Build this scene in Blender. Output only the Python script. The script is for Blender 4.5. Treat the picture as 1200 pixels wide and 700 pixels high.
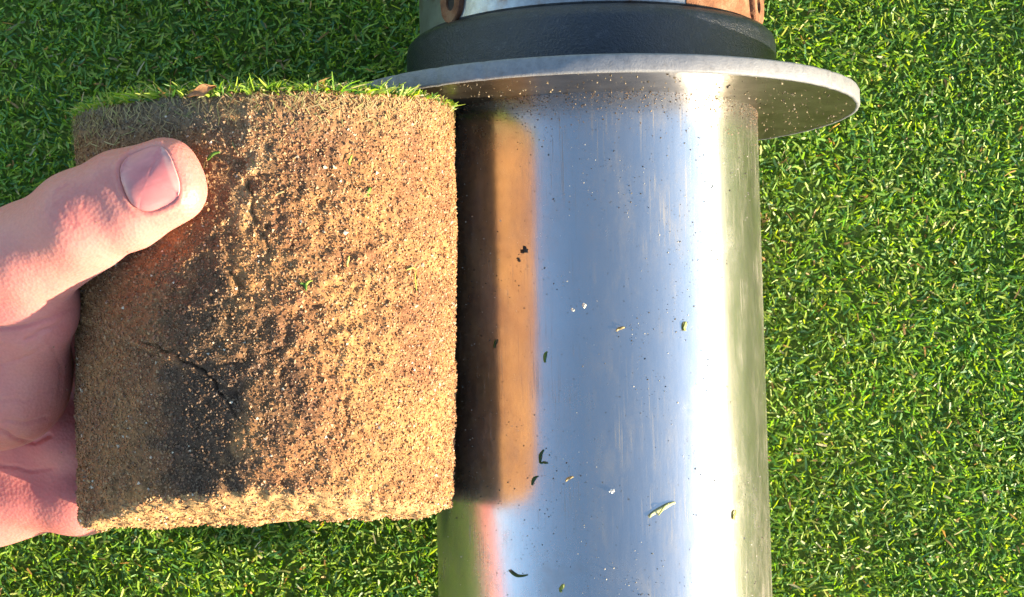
import bpy, bmesh, math, random
import numpy as np
from mathutils import Vector, Matrix

# ------------------------------------------------------------------ scene reset
for o in list(bpy.data.objects):
    bpy.data.objects.remove(o, do_unlink=True)
scene = bpy.context.scene
COL = scene.collection
MM = 0.001
R = math.radians
rng = np.random.default_rng(7)
random.seed(7)

# ------------------------------------------------------------------ camera
FPX, CX, CY = 2000.0, 600.0, 350.0            # focal length in pixels of the 1200 px wide photograph
PITCH = 0.051
AXIS_Z = 82.0                                 # height of the cutter's axis above the soil, mm
LEAN = R(2.5)                                 # the phone is held a little to the left of plumb
def lean(v): return np.array([v[0] * math.cos(LEAN) - v[2] * math.sin(LEAN), v[1], v[0] * math.sin(LEAN) + v[2] * math.cos(LEAN)])
PIV = np.array([26.9, 0.0, AXIS_Z])
CAM = PIV + lean(np.array([0.0, 0.0, AXIS_Z + 570.0]) - PIV)    # mm
VIEW = lean(np.array([0.0, math.sin(PITCH), -math.cos(PITCH)]))
UP = lean(np.array([0.0, math.cos(PITCH), math.sin(PITCH)]))
RIGHT = lean(np.array([1.0, 0.0, 0.0]))
cam_data = bpy.data.cameras.new("camera")
cam_data.sensor_width = 36.0
cam_data.lens = 36.0 * FPX / 1200.0
cam_data.clip_start = 0.01
cam_data.clip_end = 2000.0
cam = bpy.data.objects.new("camera", cam_data)
COL.objects.link(cam)
cam.location = CAM * MM
cam.rotation_euler = Matrix(np.stack([RIGHT, UP, -VIEW], 1).tolist()).to_euler()
scene.camera = cam

# ------------------------------------------------------------------ sky, sun, exposure
SUN_EL, SUN_AZ = R(10.5), R(-25.0)            # azimuth measured from +X, negative = towards the photographer
SUN = np.array([math.cos(SUN_EL) * math.cos(SUN_AZ), math.cos(SUN_EL) * math.sin(SUN_AZ), math.sin(SUN_EL)])
world = bpy.data.worlds.new("World")
scene.world = world
world.use_nodes = True
wn = world.node_tree.nodes
sky = wn.new('ShaderNodeTexSky')
sky.sky_type = 'NISHITA'
sky.sun_disc = False
sky.sun_elevation = SUN_EL
sky.sun_rotation = math.atan2(SUN[0], SUN[1])
sky.air_density = 1.0
sky.dust_density = 0.4
sky.ozone_density = 1.4
world.node_tree.links.new(sky.outputs[0], wn['Background'].inputs[0])
wn['Background'].inputs[1].default_value = 0.14
sun_data = bpy.data.lights.new("sun", 'SUN')
sun_data.energy = 4.8
sun_data.angle = R(0.5)
sun_data.color = (1.0, 0.84, 0.60)
sun = bpy.data.objects.new("sun", sun_data)
COL.objects.link(sun)
sun.rotation_euler = Vector(SUN).to_track_quat('Z', 'Y').to_euler()
sun.location = (1, -0.5, 0.8)
scene.view_settings.view_transform = 'Standard'
scene.view_settings.look = 'None'
scene.view_settings.gamma = 1.0
scene.view_settings.use_curve_mapping = False
scene.view_settings.exposure = 2.08
scene.render.resolution_x, scene.render.resolution_y = 1024, 597


# ------------------------------------------------------------------ helpers
def unproj(px, py, depth):
    """pixel of the photograph + depth along the view axis (mm) -> world point (mm)"""
    return CAM + VIEW * depth + RIGHT * ((px - CX) / FPX * depth) - UP * ((py - CY) / FPX * depth)


def ray(px, py):
    d = VIEW + RIGHT * ((px - CX) / FPX) - UP * ((py - CY) / FPX)
    return d / np.linalg.norm(d)


def project(P):
    d = P - CAM
    z = d @ VIEW
    return CX + FPX * (d @ RIGHT) / z, CY - FPX * (d @ UP) / z


def tag(o, label=None, cat=None, group=None, kind=None):
    if label: o['label'] = label
    if cat: o['category'] = cat
    if group: o['group'] = group
    if kind: o['kind'] = kind
    return o


def mesh_np(name, verts, faces, mat=None, parent=None, smooth=True, colors=None, nside=None):
    """verts in mm (n,3); faces (m,3|4) array or list of such arrays"""
    me = bpy.data.meshes.new(name)
    if not isinstance(faces, (list, tuple)):
        faces = [faces]
    faces = [np.asarray(f, np.int32) for f in faces if len(f)]
    loops = np.concatenate([f.ravel() for f in faces])
    sizes = np.concatenate([np.full(len(f), f.shape[1], np.int32) for f in faces])
    starts = np.concatenate([[0], np.cumsum(sizes)[:-1]]).astype(np.int32)
    me.vertices.add(len(verts))
    me.vertices.foreach_set('co', (np.asarray(verts, np.float32) * MM).ravel())
    me.loops.add(len(loops))
    me.loops.foreach_set('vertex_index', loops.astype(np.int32))
    me.polygons.add(len(sizes))
    me.polygons.foreach_set('loop_start', starts)
    me.polygons.foreach_set('loop_total', sizes)
    me.polygons.foreach_set('use_smooth', np.full(len(sizes), smooth, bool))
    me.update(calc_edges=True)
    if colors is not None:
        a = me.color_attributes.new('Col', 'FLOAT_COLOR', 'POINT')
        c = np.ones((len(verts), 4), np.float32)
        c[:, :3] = colors
        a.data.foreach_set('color', c.ravel())
    me.validate()
    if mat: me.materials.append(mat)
    o = bpy.data.objects.new(name, me)
    COL.objects.link(o)
    if parent: o.parent = parent
    return o


def empty(name, loc, rz=0.0):
    o = bpy.data.objects.new(name, None)
    o.empty_display_size = 0.02
    COL.objects.link(o)
    o.location = np.asarray(loc) * MM
    o.rotation_euler = (0, 0, rz)
    return o


def _hash(ix, iy, iz, seed):
    h = (ix.astype(np.uint32) * np.uint32(374761393) + iy.astype(np.uint32) * np.uint32(668265263)
         + iz.astype(np.uint32) * np.uint32(2147483647) + np.uint32((seed * 1274126177) & 0xFFFFFFFF))
    h = (h ^ (h >> np.uint32(13))) * np.uint32(1274126177)
    h ^= h >> np.uint32(16)
    h = h * np.uint32(2246822519)
    h ^= h >> np.uint32(15)
    return h.astype(np.float32) / np.float32(4294967295.0)


def vnoise(P, scale, seed=0):
    """value noise in 0..1; P (n,3), scale = feature size in mm"""
    Q = np.asarray(P, np.float64) / scale + 1000.0
    i = np.floor(Q).astype(np.int64)
    f = (Q - i).astype(np.float32)
    f = f * f * (3 - 2 * f)
    out = 0
    for dx in (0, 1):
        wx = f[:, 0] if dx else 1 - f[:, 0]
        for dy in (0, 1):
            wy = f[:, 1] if dy else 1 - f[:, 1]
            for dz in (0, 1):
                wz = f[:, 2] if dz else 1 - f[:, 2]
                out = out + wx * wy * wz * _hash(i[:, 0] + dx, i[:, 1] + dy, i[:, 2] + dz, seed)
    return out


def smooth01(x, a, b):
    t = np.clip((x - a) / (b - a), 0, 1)
    return t * t * (3 - 2 * t)


# ------------------------------------------------------------------ materials
def new_mat(name):
    m = bpy.data.materials.new(name)
    m.use_nodes = True
    nt = m.node_tree
    return m, nt, nt.nodes['Principled BSDF'], nt.nodes, nt.links


def noise_node(nt, scale, detail=4.0, rough=0.6, vec=None):
    n = nt.nodes.new('ShaderNodeTexNoise')
    n.inputs['Scale'].default_value = scale
    n.inputs['Detail'].default_value = detail
    n.inputs['Roughness'].default_value = rough
    if vec is not None: nt.links.new(vec, n.inputs['Vector'])
    return n


def ramp_node(nt, src, stops):
    r = nt.nodes.new('ShaderNodeValToRGB')
    cr = r.color_ramp
    while len(cr.elements) < len(stops): cr.elements.new(0.5)
    for e, (p, c) in zip(cr.elements, stops):
        e.position = p
        e.color = (*c, 1) if len(c) == 3 else c
    nt.links.new(src, r.inputs[0])
    return r


def bump_node(nt, src, strength, dist):
    b = nt.nodes.new('ShaderNodeBump')
    b.inputs['Strength'].default_value = strength
    b.inputs['Distance'].default_value = dist
    nt.links.new(src, b.inputs['Height'])
    return b


def obj_coord(nt, scale=(1, 1, 1)):
    t = nt.nodes.new('ShaderNodeTexCoord')
    m = nt.nodes.new('ShaderNodeMapping')
    m.inputs['Scale'].default_value = scale
    nt.links.new(t.outputs['Object'], m.inputs['Vector'])
    return m.outputs[0]


def mat_blades(name, rough=0.46, trans=0.48, spec=0.45):
    m, nt, b, N, L = new_mat(name)
    a = N.new('ShaderNodeVertexColor'); a.layer_name = 'Col'
    L.new(a.outputs[0], b.inputs['Base Color'])
    b.inputs['Roughness'].default_value = rough
    b.inputs['Specular IOR Level'].default_value = spec
    tr = N.new('ShaderNodeBsdfTranslucent')
    hs = N.new('ShaderNodeHueSaturation'); hs.inputs['Saturation'].default_value = 1.15; hs.inputs['Value'].default_value = 1.25
    L.new(a.outputs[0], hs.inputs['Color']); L.new(hs.outputs[0], tr.inputs['Color'])
    mx = N.new('ShaderNodeMixShader'); mx.inputs[0].default_value = trans
    L.new(b.outputs[0], mx.inputs[1]); L.new(tr.outputs[0], mx.inputs[2])
    L.new(mx.outputs[0], N['Material Output'].inputs['Surface'])
    return m


def mat_vcol(name, rough=0.85, bump=None, spec=0.3, var=0.25, vscale=700.0):
    m, nt, b, N, L = new_mat(name)
    a = N.new('ShaderNodeVertexColor'); a.layer_name = 'Col'
    co = obj_coord(nt)
    n = noise_node(nt, vscale, 3.0, 0.7, co)
    r = ramp_node(nt, n.outputs['Fac'], [(0.3, (1 - var,) * 3), (0.7, (1 + var,) * 3)])
    mx = N.new('ShaderNodeMix'); mx.data_type = 'RGBA'; mx.blend_type = 'MULTIPLY'; mx.inputs[0].default_value = 1.0
    L.new(a.outputs[0], mx.inputs[6]); L.new(r.outputs[0], mx.inputs[7])
    L.new(mx.outputs[2], b.inputs['Base Color'])
    b.inputs['Roughness'].default_value = rough
    b.inputs['Specular IOR Level'].default_value = spec
    if bump:
        L.new(bump_node(nt, n.outputs['Fac'], bump[0], bump[1]).outputs[0], b.inputs['Normal'])
    return m


M_BLADE = mat_blades('turf_blades')
M_CLIP = mat_blades('clipping_blades', 0.5, 0.25, 0.3)

# ground under the blades
M_GROUND, nt, b, N, L = new_mat('green_turf_ground')
co = obj_coord(nt)
n1 = noise_node(nt, 260.0, 6, 0.7, co)
n2 = noise_node(nt, 3.0, 3, 0.5, co)
r1 = ramp_node(nt, n1.outputs['Fac'], [(0.3, (0.08, 0.14, 0.022)), (0.5, (0.135, 0.205, 0.030)), (0.72, (0.21, 0.24, 0.06))])
r2 = ramp_node(nt, n2.outputs['Fac'], [(0.3, (0.8, 0.85, 0.8)), (0.7, (1.15, 1.1, 1.0))])
mx = N.new('ShaderNodeMix'); mx.data_type = 'RGBA'; mx.blend_type = 'MULTIPLY'; mx.inputs[0].default_value = 1.0
L.new(r1.outputs[0], mx.inputs[6]); L.new(r2.outputs[0], mx.inputs[7]); L.new(mx.outputs[2], b.inputs['Base Color'])
b.inputs['Roughness'].default_value = 0.9
L.new(bump_node(nt, n1.outputs['Fac'], 0.6, 0.003).outputs[0], b.inputs['Normal'])


def mat_steel():
    m, nt, b, N, L = new_mat('polished_steel')
    co = obj_coord(nt)
    b.inputs['Metallic'].default_value = 1.0
    # fine brushing around the barrel, patches of scuffing and grime
    cb = obj_coord(nt, (1, 30, 1))
    brush = noise_node(nt, 90.0, 5, 0.7, cb)
    scuff = noise_node(nt, 28.0, 8, 0.75, co)
    cs = obj_coord(nt, (1.0, 0.12, 1.0))
    streak = noise_node(nt, 700.0, 4, 0.7, cs)
    speck = noise_node(nt, 900.0, 2, 0.5, co)
    rr = ramp_node(nt, scuff.outputs['Fac'], [(0.30, (0.13,) * 3), (0.55, (0.17,) * 3), (0.75, (0.30,) * 3)])
    ad = N.new('ShaderNodeMath'); ad.operation = 'MULTIPLY_ADD'
    L.new(streak.outputs['Fac'], ad.inputs[0]); ad.inputs[1].default_value = 0.12
    L.new(rr.outputs[0], ad.inputs[2])
    L.new(ad.outputs[0], b.inputs['Roughness'])
    cr = ramp_node(nt, scuff.outputs['Fac'], [(0.25, (0.56, 0.555, 0.56)), (0.6, (0.50, 0.495, 0.50)), (0.8, (0.36, 0.345, 0.335))])
    sp = ramp_node(nt, speck.outputs['Fac'], [(0.70, (1, 1, 1)), (0.76, (0.30, 0.25, 0.20))])
    mx = N.new('ShaderNodeMix'); mx.data_type = 'RGBA'; mx.blend_type = 'MULTIPLY'; mx.inputs[0].default_value = 0.8
    L.new(cr.outputs[0], mx.inputs[6]); L.new(sp.outputs[0], mx.inputs[7])
    L.new(mx.outputs[2], b.inputs['Base Color'])
    bm1 = bump_node(nt, streak.outputs['Fac'], 0.10, 0.0002)
    bm2 = bump_node(nt, brush.outputs['Fac'], 0.05, 0.0002)
    L.new(bm1.outputs[0], bm2.inputs['Normal'])
    L.new(bm2.outputs[0], b.inputs['Normal'])
    # thin film of dried dust and fine scratches
    df = N.new('ShaderNodeBsdfDiffuse'); df.inputs['Color'].default_value = (0.30, 0.27, 0.23, 1)
    L.new(bm2.outputs[0], df.inputs['Normal'])
    cx = obj_coord(nt, (1.0, 0.35, 1.0))
    film = noise_node(nt, 45.0, 9, 0.8, cx)
    fr = ramp_node(nt, film.outputs['Fac'], [(0.38, (0.03,) * 3), (0.52, (0.09,) * 3), (0.66, (0.32,) * 3)])
    def scratches(rot, scale, lo, hi, val):
        t = N.new('ShaderNodeTexCoord'); mp = N.new('ShaderNodeMapping')
        mp.inputs['Rotation'].default_value = (0, 0, rot); mp.inputs['Scale'].default_value = (1.0, 0.03, 1.0)
        L.new(t.outputs['Object'], mp.inputs['Vector'])
        nn = noise_node(nt, scale, 2, 0.5, mp.outputs[0])
        pn = noise_node(nt, 40.0, 3, 0.6, t.outputs['Object'])
        ra = ramp_node(nt, nn.outputs['Fac'], [(lo, (0, 0, 0)), (hi, (val,) * 3)])
        rb = ramp_node(nt, pn.outputs['Fac'], [(0.45, (0, 0, 0)), (0.62, (1, 1, 1))])
        m1 = N.new('ShaderNodeMath'); m1.operation = 'MULTIPLY'
        L.new(ra.outputs[0], m1.inputs[0]); L.new(rb.outputs[0], m1.inputs[1])
        return m1.outputs[0]
    acc = fr.outputs[0]
    for args in ((0.05, 1500.0, 0.60, 0.68, 0.35), (0.45, 1100.0, 0.64, 0.70, 0.40), (-0.7, 900.0, 0.66, 0.71, 0.35)):
        ma = N.new('ShaderNodeMath'); ma.operation = 'ADD'; ma.use_clamp = True
        L.new(acc, ma.inputs[0]); L.new(scratches(*args), ma.inputs[1]); acc = ma.outputs[0]
    ms = N.new('ShaderNodeMixShader')
    L.new(acc, ms.inputs[0]); L.new(b.outputs[0], ms.inputs[1]); L.new(df.outputs[0], ms.inputs[2])
    L.new(ms.outputs[0], N['Material Output'].inputs['Surface'])
    return m


M_STEEL = mat_steel()


def mat_metal(name, c0, c1, c2, rough, metallic, scale, bump=(0.3, 0.0004), mid=0.5, fine=9.0, spec=0.5):
    m, nt, b, N, L = new_mat(name)
    co = obj_coord(nt)
    n = noise_node(nt, scale, 8, 0.7, co)
    f = noise_node(nt, scale * fine, 4, 0.7, co)
    b.inputs['Specular IOR Level'].default_value = spec
    r = ramp_node(nt, n.outputs['Fac'], [(mid - 0.16, c0), (mid, c1), (mid + 0.18, c2)])
    L.new(r.outputs[0], b.inputs['Base Color'])
    b.inputs['Roughness'].default_value = rough
    b.inputs['Metallic'].default_value = metallic
    L.new(bump_node(nt, f.outputs['Fac'], bump[0], bump[1]).outputs[0], b.inputs['Normal'])
    return m


M_RIM = mat_metal('cast_aluminium', (0.185, 0.185, 0.195), (0.15, 0.15, 0.16), (0.09, 0.085, 0.075), 0.6, 0.25, 420.0, (0.45, 0.0004), 0.6, 4.0)
M_FACE = mat_metal('smeared_plate_face', (0.19, 0.165, 0.135), (0.13, 0.11, 0.085), (0.06, 0.048, 0.034), 0.36, 0.95, 70.0, (0.25, 0.0004), 0.5)
M_BLACK = mat_metal('black_enamel', (0.005, 0.007, 0.013), (0.009, 0.012, 0.022), (0.07, 0.07, 0.075), 0.29, 0.0, 330.0, (0.6, 0.0006), 0.60, 4.0, 0.5)
M_ZINC = mat_metal('rusty_galvanised_band', (0.36, 0.37, 0.38), (0.27, 0.27, 0.27), (0.16, 0.07, 0.03), 0.36, 0.85, 60.0, (0.4, 0.0004), 0.52)
M_RUST = mat_metal('orange_rust', (0.09, 0.03, 0.014), (0.19, 0.075, 0.03), (0.26, 0.15, 0.08), 0.85, 0.1, 150.0, (0.7, 0.0006), 0.5)
M_HOLE = mat_metal('dark_bolt_socket', (0.01, 0.008, 0.006), (0.02, 0.014, 0.01), (0.04, 0.03, 0.02), 0.8, 0.2, 150.0)
M_GRIP = mat_metal('black_rubber_grip', (0.015, 0.015, 0.015), (0.02, 0.02, 0.02), (0.04, 0.04, 0.04), 0.7, 0.0, 100.0)
M_SOIL = mat_vcol('sandy_soil', 0.92, (0.5, 0.0006), 0.15, 0.3, 1100.0)
M_GRAIN = mat_vcol('sand_grain', 0.55, None, 0.4, 0.15, 1500.0)

# ------------------------------------------------------------------ ground and turf
g = []
for rad in (0, 400, 900, 3000, 20000, 300000):
    if rad == 0: g.append((0, 0, 0)); continue
    for k in range(48):
        t = 2 * math.pi * k / 48
        g.append((rad * math.cos(t), rad * math.sin(t), 0))
gt = [(0, 1 + k, 1 + (k + 1) % 48) for k in range(48)]
gq = [(1 + 48 * j + k, 49 + 48 * j + k, 49 + 48 * j + (k + 1) % 48, 1 + 48 * j + (k + 1) % 48) for j in range(4) for k in range(48)]
ground = mesh_np('ground', np.array(g, float), [np.array(gt), np.array(gq)], M_GROUND)
tag(ground, 'close mown green turf ground reaching to the horizon', 'ground', kind='structure')


def blade_mesh(base, direc, length, width, bend, side, cols, nseg=3, tipw=0.35):
    """ribbon blades; all args arrays over blades. returns verts, quads, colors"""
    n = len(base)
    V = np.zeros((n, nseg + 1, 2, 3), np.float32)
    for s in range(nseg + 1):
        t = s / nseg
        c = base + direc * (length * t)[:, None] + bend * (length * t * t)[:, None]
        w = width * (1 - (1 - tipw) * t ** 2) * (0.75 + 0.25 * min(1, 3 * t)) * 0.5
        V[:, s, 0] = c - side * w[:, None]
        V[:, s, 1] = c + side * w[:, None]
    idx = (np.arange(n) * (nseg + 1) * 2)[:, None]
    Q = [np.concatenate([idx + 2 * s, idx + 2 * s + 1, idx + 2 * s + 3, idx + 2 * s + 2], 1) for s in range(nseg)]
    C = np.repeat(cols, (nseg + 1) * 2, 0)
    return V.reshape(-1, 3), np.concatenate(Q), C


PAL = np.array([[0.095, 0.210, 0.042], [0.155, 0.280, 0.042], [0.225, 0.340, 0.042], [0.300, 0.385, 0.055],
                [0.370, 0.395, 0.100], [0.440, 0.390, 0.210], [0.360, 0.215, 0.080], [0.080, 0.180, 0.066]])


def grass_field(n, x0, x1, y0, y1, lmin, lmax, wmin, wmax, hole=None):
    xy = rng.uniform((x0, y0), (x1, y1), (n, 2))
    if hole:
        keep = ~((xy[:, 0] > hole[0]) & (xy[:, 0] < hole[1]) & (xy[:, 1] > hole[2]) & (xy[:, 1] < hole[3]))
        xy = xy[keep]; n = len(xy)
    base = np.column_stack([xy, np.zeros(n)])
    az = rng.uniform(0, 2 * np.pi, n)
    # patches of turf lie in a common direction (grain of the green)
    az0 = (vnoise(base, 22.0, 3) - 0.5) * 9.0
    az = np.where(rng.random(n) < 0.45, az0 + rng.normal(0, 0.7, n), az)
    el = np.radians(rng.triangular(10, 42, 85, n))
    d = np.column_stack([np.cos(el) * np.cos(az), np.cos(el) * np.sin(az), np.sin(el)])
    
    ln = rng.uniform(lmin, lmax, n)
    wd = rng.uniform(wmin, wmax, n)
    bend = np.column_stack([rng.normal(0, 0.22, n), rng.normal(0, 0.22, n), -rng.uniform(0.0, 0.25, n)])
    # mown level: tips end near one height, lower leaves below them
    cut = 4.6 + (vnoise(base, 30.0, 8) - 0.5) * 1.2 - rng.gamma(1.3, 0.75, n)
    base[:, 2] = np.maximum(cut - ln * (d[:, 2] + bend[:, 2]), -0.3)
    roll = rng.normal(0, 0.6, n)
    side0 = np.column_stack([-np.sin(az), np.cos(az), np.zeros(n)])
    nrm = np.cross(d, side0)
    side = side0 * np.cos(roll)[:, None] + nrm * np.sin(roll)[:, None]
    p = np.array([0.15, 0.28, 0.27, 0.15, 0.05, 0.014, 0.018, 0.07])
    patch = vnoise(base, 14.0, 5) * 0.6 + vnoise(base, 45.0, 6) * 0.4
    ci = rng.choice(len(PAL), n, p=p / p.sum())
    col = PAL[ci] * rng.uniform(0.75, 1.25, (n, 1)) * (0.88 + 0.5 * patch)[:, None]
    return blade_mesh(base, d, ln, wd, bend, side, col, 2, 0.5)


parts = [grass_field(255000, -320, 320, -220, 270, 2.6, 5.2, 0.65, 1.2),
         grass_field(110000, -750, 850, -600, 850, 5.0, 9.0, 1.4, 2.6, (-320, 320, -220, 270))]
off = 0; Vs = []; Qs = []; Cs = []
for v, q, c in parts:
    Vs.append(v); Qs.append(q + off); Cs.append(c); off += len(v)
grass = mesh_np('grass', np.concatenate(Vs), np.concatenate(Qs), M_BLADE, None, True, np.concatenate(Cs))
tag(grass, 'short dense mown putting green grass blades covering the ground', 'grass', kind='stuff')

# ------------------------------------------------------------------ hole cutter
YAW, XA, YF, RF, TH, RC, LEN = 0.024, 26.9, 89.3, 88.4, 5.2, 55.0, 206.0
cutter = empty('hole_cutter', (XA, YF, 0), YAW)
tag(cutter, 'steel golf hole cutter with polished barrel and round foot plate lying on the grass', 'hole cutter')


def lathe(profile, seg=192, wob=None):
    """revolve (r, y) pairs round the cutter axis (local Y at height AXIS_Z); closed loop"""
    t = np.linspace(0, 2 * np.pi, seg, endpoint=False)
    n = len(profile)
    V = np.zeros((n, seg, 3))
    for i, (r, y) in enumerate(profile):
        rr = r if wob is None else r + wob(t, r, y)
        V[i, :, 0] = rr * np.sin(t); V[i, :, 2] = AXIS_Z + rr * np.cos(t); V[i, :, 1] = y
    F = []
    k = np.arange(seg); k2 = (k + 1) % seg
    for i in range(n):
        j = (i + 1) % n
        F.append(np.column_stack([i * seg + k, i * seg + k2, j * seg + k2, j * seg + k]))
    return V.reshape(-1, 3), np.concatenate(F)


def auto_smooth(o, ang=35):
    me = o.data
    bm = bmesh.new(); bm.from_mesh(me)
    bmesh.ops.recalc_face_normals(bm, faces=bm.faces)
    for e in bm.edges:
        if len(e.link_faces) == 2 and e.calc_face_angle(0) > R(ang): e.smooth = False
    bm.to_mesh(me); bm.free()
    return o


# barrel: open tube with a ground cutting edge
ys = np.linspace(-0.0, -LEN + 5, 60)
prof = [(RC, y) for y in ys] + [(RC - 0.9, -LEN), (RC - 1.9, -LEN + 0.2)] + [(RC - 2.0, y) for y in ys[::-1]]
v, f = lathe(prof, 256)
barrel = auto_smooth(mesh_np('barrel', v, f, M_STEEL, cutter))


# foot plate, with the two faces as one body and a rough rim part
def nick(t, r, y):
    return 0.10 * np.sin(23 * t + 1.3) * np.sin(7 * t) + 0.07 * np.sin(61 * t + y) - 0.5 * (np.sin(37 * t + 0.4 * np.sin(5 * t)) > 0.992)


face_prof = [(RC - 2.2, 0.0), (60, -0.02), (70, 0.0), (80, 0.0), (RF - 1.0, 0.0), (RF - 0.9, TH * 0.5), (RF - 1.0, TH), (70, TH), (RC - 2.2, TH)]
v, f = lathe(face_prof, 256)
plate = auto_smooth(mesh_np('foot_plate', v, f, M_FACE, cutter))
rim_prof = [(RF - 1.3, -0.12), (RF - 0.6, -0.12), (RF - 0.15, 0.15), (RF, 0.6), (RF, TH - 0.6), (RF - 0.3, TH - 0.05), (RF - 0.8, TH + 0.12), (RF - 1.4, TH + 0.12)]
v, f = lathe(rim_prof, 384, nick)
rim = mesh_np('rim', v, f, M_RIM, plate)
# black collar
c0 = TH + 0.25
prof = [(50, c0), (61.2, c0), (61.8, c0 + 0.8), (61.8, c0 + 16.5), (61.2, c0 + 19), (59.6, c0 + 20.6), (57.5, c0 + 21.2), (50, c0 + 21.2)]
v, f = lathe(prof, 192)
collar = auto_smooth(mesh_np('collar', v, f, M_BLACK, cutter))
# galvanised band above it
b0 = c0 + 21.4
prof = [(53, b0), (56.6, b0), (57.2, b0 + 0.6), (57.2, b0 + 38), (56.6, b0 + 38.6), (53, b0 + 38.6)]
v, f = lathe(prof, 192)
band = auto_smooth(mesh_np('clamp_band', v, f, M_ZINC, cutter))
prof = [(0.01, b0 + 38.8), (57, b0 + 38.8), (57.5, b0 + 40), (57.5, b0 + 45), (54, b0 + 48), (24, b0 + 54), (19, b0 + 60), (0.01, b0 + 60)]
v, f = lathe(prof, 96)
cap = auto_smooth(mesh_np('top_cap', v, f, M_BLACK, cutter))
prof = [(0.01, b0 + 60.2), (12, b0 + 60.2), (12, b0 + 520), (0.01, b0 + 520)]
v, f = lathe(prof, 48)
shaft = auto_smooth(mesh_np('shaft', v, f, M_STEEL, cutter))


def tube_between(a, b, r, seg=32):
    a = np.asarray(a, float); b = np.asarray(b, float); d = b - a; ln = np.linalg.norm(d); d /= ln
    x = np.cross(d, [0, 1, 0.3]); x /= np.linalg.norm(x); y = np.cross(d, x)
    t = np.linspace(0, 2 * np.pi, seg, endpoint=False)
    V = []
    for s, rr in ((0, r * 0.8), (0.015, r), (0.985, r), (1, r * 0.8)):
        V.append(a + d * ln * s + rr * (np.cos(t)[:, None] * x + np.sin(t)[:, None] * y))
    V = np.concatenate(V + [a[None], b[None]])
    k = np.arange(seg); k2 = (k + 1) % seg
    Q = np.concatenate([np.column_stack([i * seg + k, i * seg + k2, (i + 1) * seg + k2, (i + 1) * seg + k]) for i in range(3)])
    T = np.concatenate([np.column_stack([np.full(seg, 4 * seg), k2, k]), np.column_stack([np.full(seg, 4 * seg + 1), 3 * seg + k, 3 * seg + k2])])
    return V, Q, T


ha = R(32)
e0 = np.array([math.cos(ha), 0, -math.sin(ha)]) * (AXIS_Z - 13) / math.sin(ha)
hc = np.array([0, b0 + 528, AXIS_Z])
V, Q, T = tube_between(hc - e0, hc + e0, 13)
bar = auto_smooth(mesh_np('handle_bar', V, [Q, T], M_STEEL, cutter))
for s in (-1, 1):
    V, Q, T = tube_between(hc + s * e0 * 0.45, hc + s * e0 * 1.02, 16)
    auto_smooth(mesh_np('grip', V, [Q, T], M_GRIP, bar))


# rusty bolt lugs on the band
def lug(angle, y, rx, ry, height, hole, parent):
    """raised washer-like lug: oval boss with a dark socket, at angle from the top of the band"""
    er = np.array([math.sin(angle), 0, math.cos(angle)]); et = np.array([math.cos(angle), 0, -math.sin(angle)]); ey = np.array([0, 1, 0.])
    c = np.array([0, y, AXIS_Z]) + er * 56.4
    seg = 40
    t = np.linspace(0, 2 * np.pi, seg, endpoint=False)
    wob = 1 + 0.03 * np.sin(3 * t + 1) + 0.02 * np.sin(7 * t)
    rings = [(1.0, -3.5), (1.0, height * 0.75), (0.93, height), (hole * 1.25, height), (hole, height * 0.9), (hole * 0.92, height * 0.15)]
    V = []
    for k, (s, h) in enumerate(rings):
        w = wob if k < 3 else 1
        V.append(c + er * h + (et * rx * s) * (np.cos(t) * w)[:, None] + (ey * ry * s) * (np.sin(t) * w)[:, None])
    V = np.concatenate(V)
    k = np.arange(seg); k2 = (k + 1) % seg
    F = np.concatenate([np.column_stack([i * seg + k, i * seg + k2, (i + 1) * seg + k2, (i + 1) * seg + k]) for i in range(len(rings) - 1)])
    o = auto_smooth(mesh_np('bolt_lug', V, F, M_RUST, parent))
    V = np.concatenate([c[None] + er * 1.25, c + er * 1.25 + (et * rx * hole)[None] * np.cos(t)[:, None] + (ey * ry * hole)[None] * np.sin(t)[:, None]])
    T = np.column_stack([np.zeros(seg, int), 1 + k, 1 + k2])
    mesh_np('socket', V, T, M_HOLE, o)
    return o


lug(R(-54), b0 + 5.8, 5.4, 6.6, 2.2, 0.40, band)
lug(R(64), b0 + 5.5, 6.2, 7.5, 2.4, 0.36, band)
# rust-eaten plate section on the sunny side of the band
t = np.linspace(R(26), R(78), 40)
yy = np.linspace(b0 + 0.4, b0 + 36, 26)
T2, Y2 = np.meshgrid(t, yy)
edge = 57.45 + 0.5 * (vnoise(np.column_stack([T2.ravel() * 57, Y2.ravel(), Y2.ravel() * 0]), 4.0, 9) - 0.35).reshape(T2.shape)
V = np.stack([edge * np.sin(T2), Y2, AXIS_Z + edge * np.cos(T2)], -1).reshape(-1, 3)
i, j = np.meshgrid(np.arange(25), np.arange(39), indexing='ij')
Q = np.column_stack([(i * 40 + j).ravel(), (i * 40 + j + 1).ravel(), ((i + 1) * 40 + j + 1).ravel(), ((i + 1) * 40 + j).ravel()])
mesh_np('rust_scale', V, Q, M_RUST, band)

# ------------------------------------------------------------------ soil plug
PD = 519.0                                            # depth of the plug's axis
PR, PH = 56.7, 122.0
PC = unproj(314, 368, PD)                             # centre of the core
roll = R(0.6)
A_X = RIGHT * math.cos(roll) + UP * math.sin(roll)    # plug frame: x right, y up the core, z towards the camera
A_Y = UP * math.cos(roll) - RIGHT * math.sin(roll)
A_Z = -VIEW
PM = np.stack([A_X, A_Y, A_Z], 1)                     # local -> world


def plug_world(Lc):
    return Lc @ PM.T + PC


plug = empty('soil_plug', PC)
tag(plug, 'round sandy soil core with a fringe of turf on top held in the hand', 'soil plug')


def plug_top(x, z):
    return PH / 2 + 0.030 * x * (1.0) - 0.6 + 0.0 * z


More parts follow.
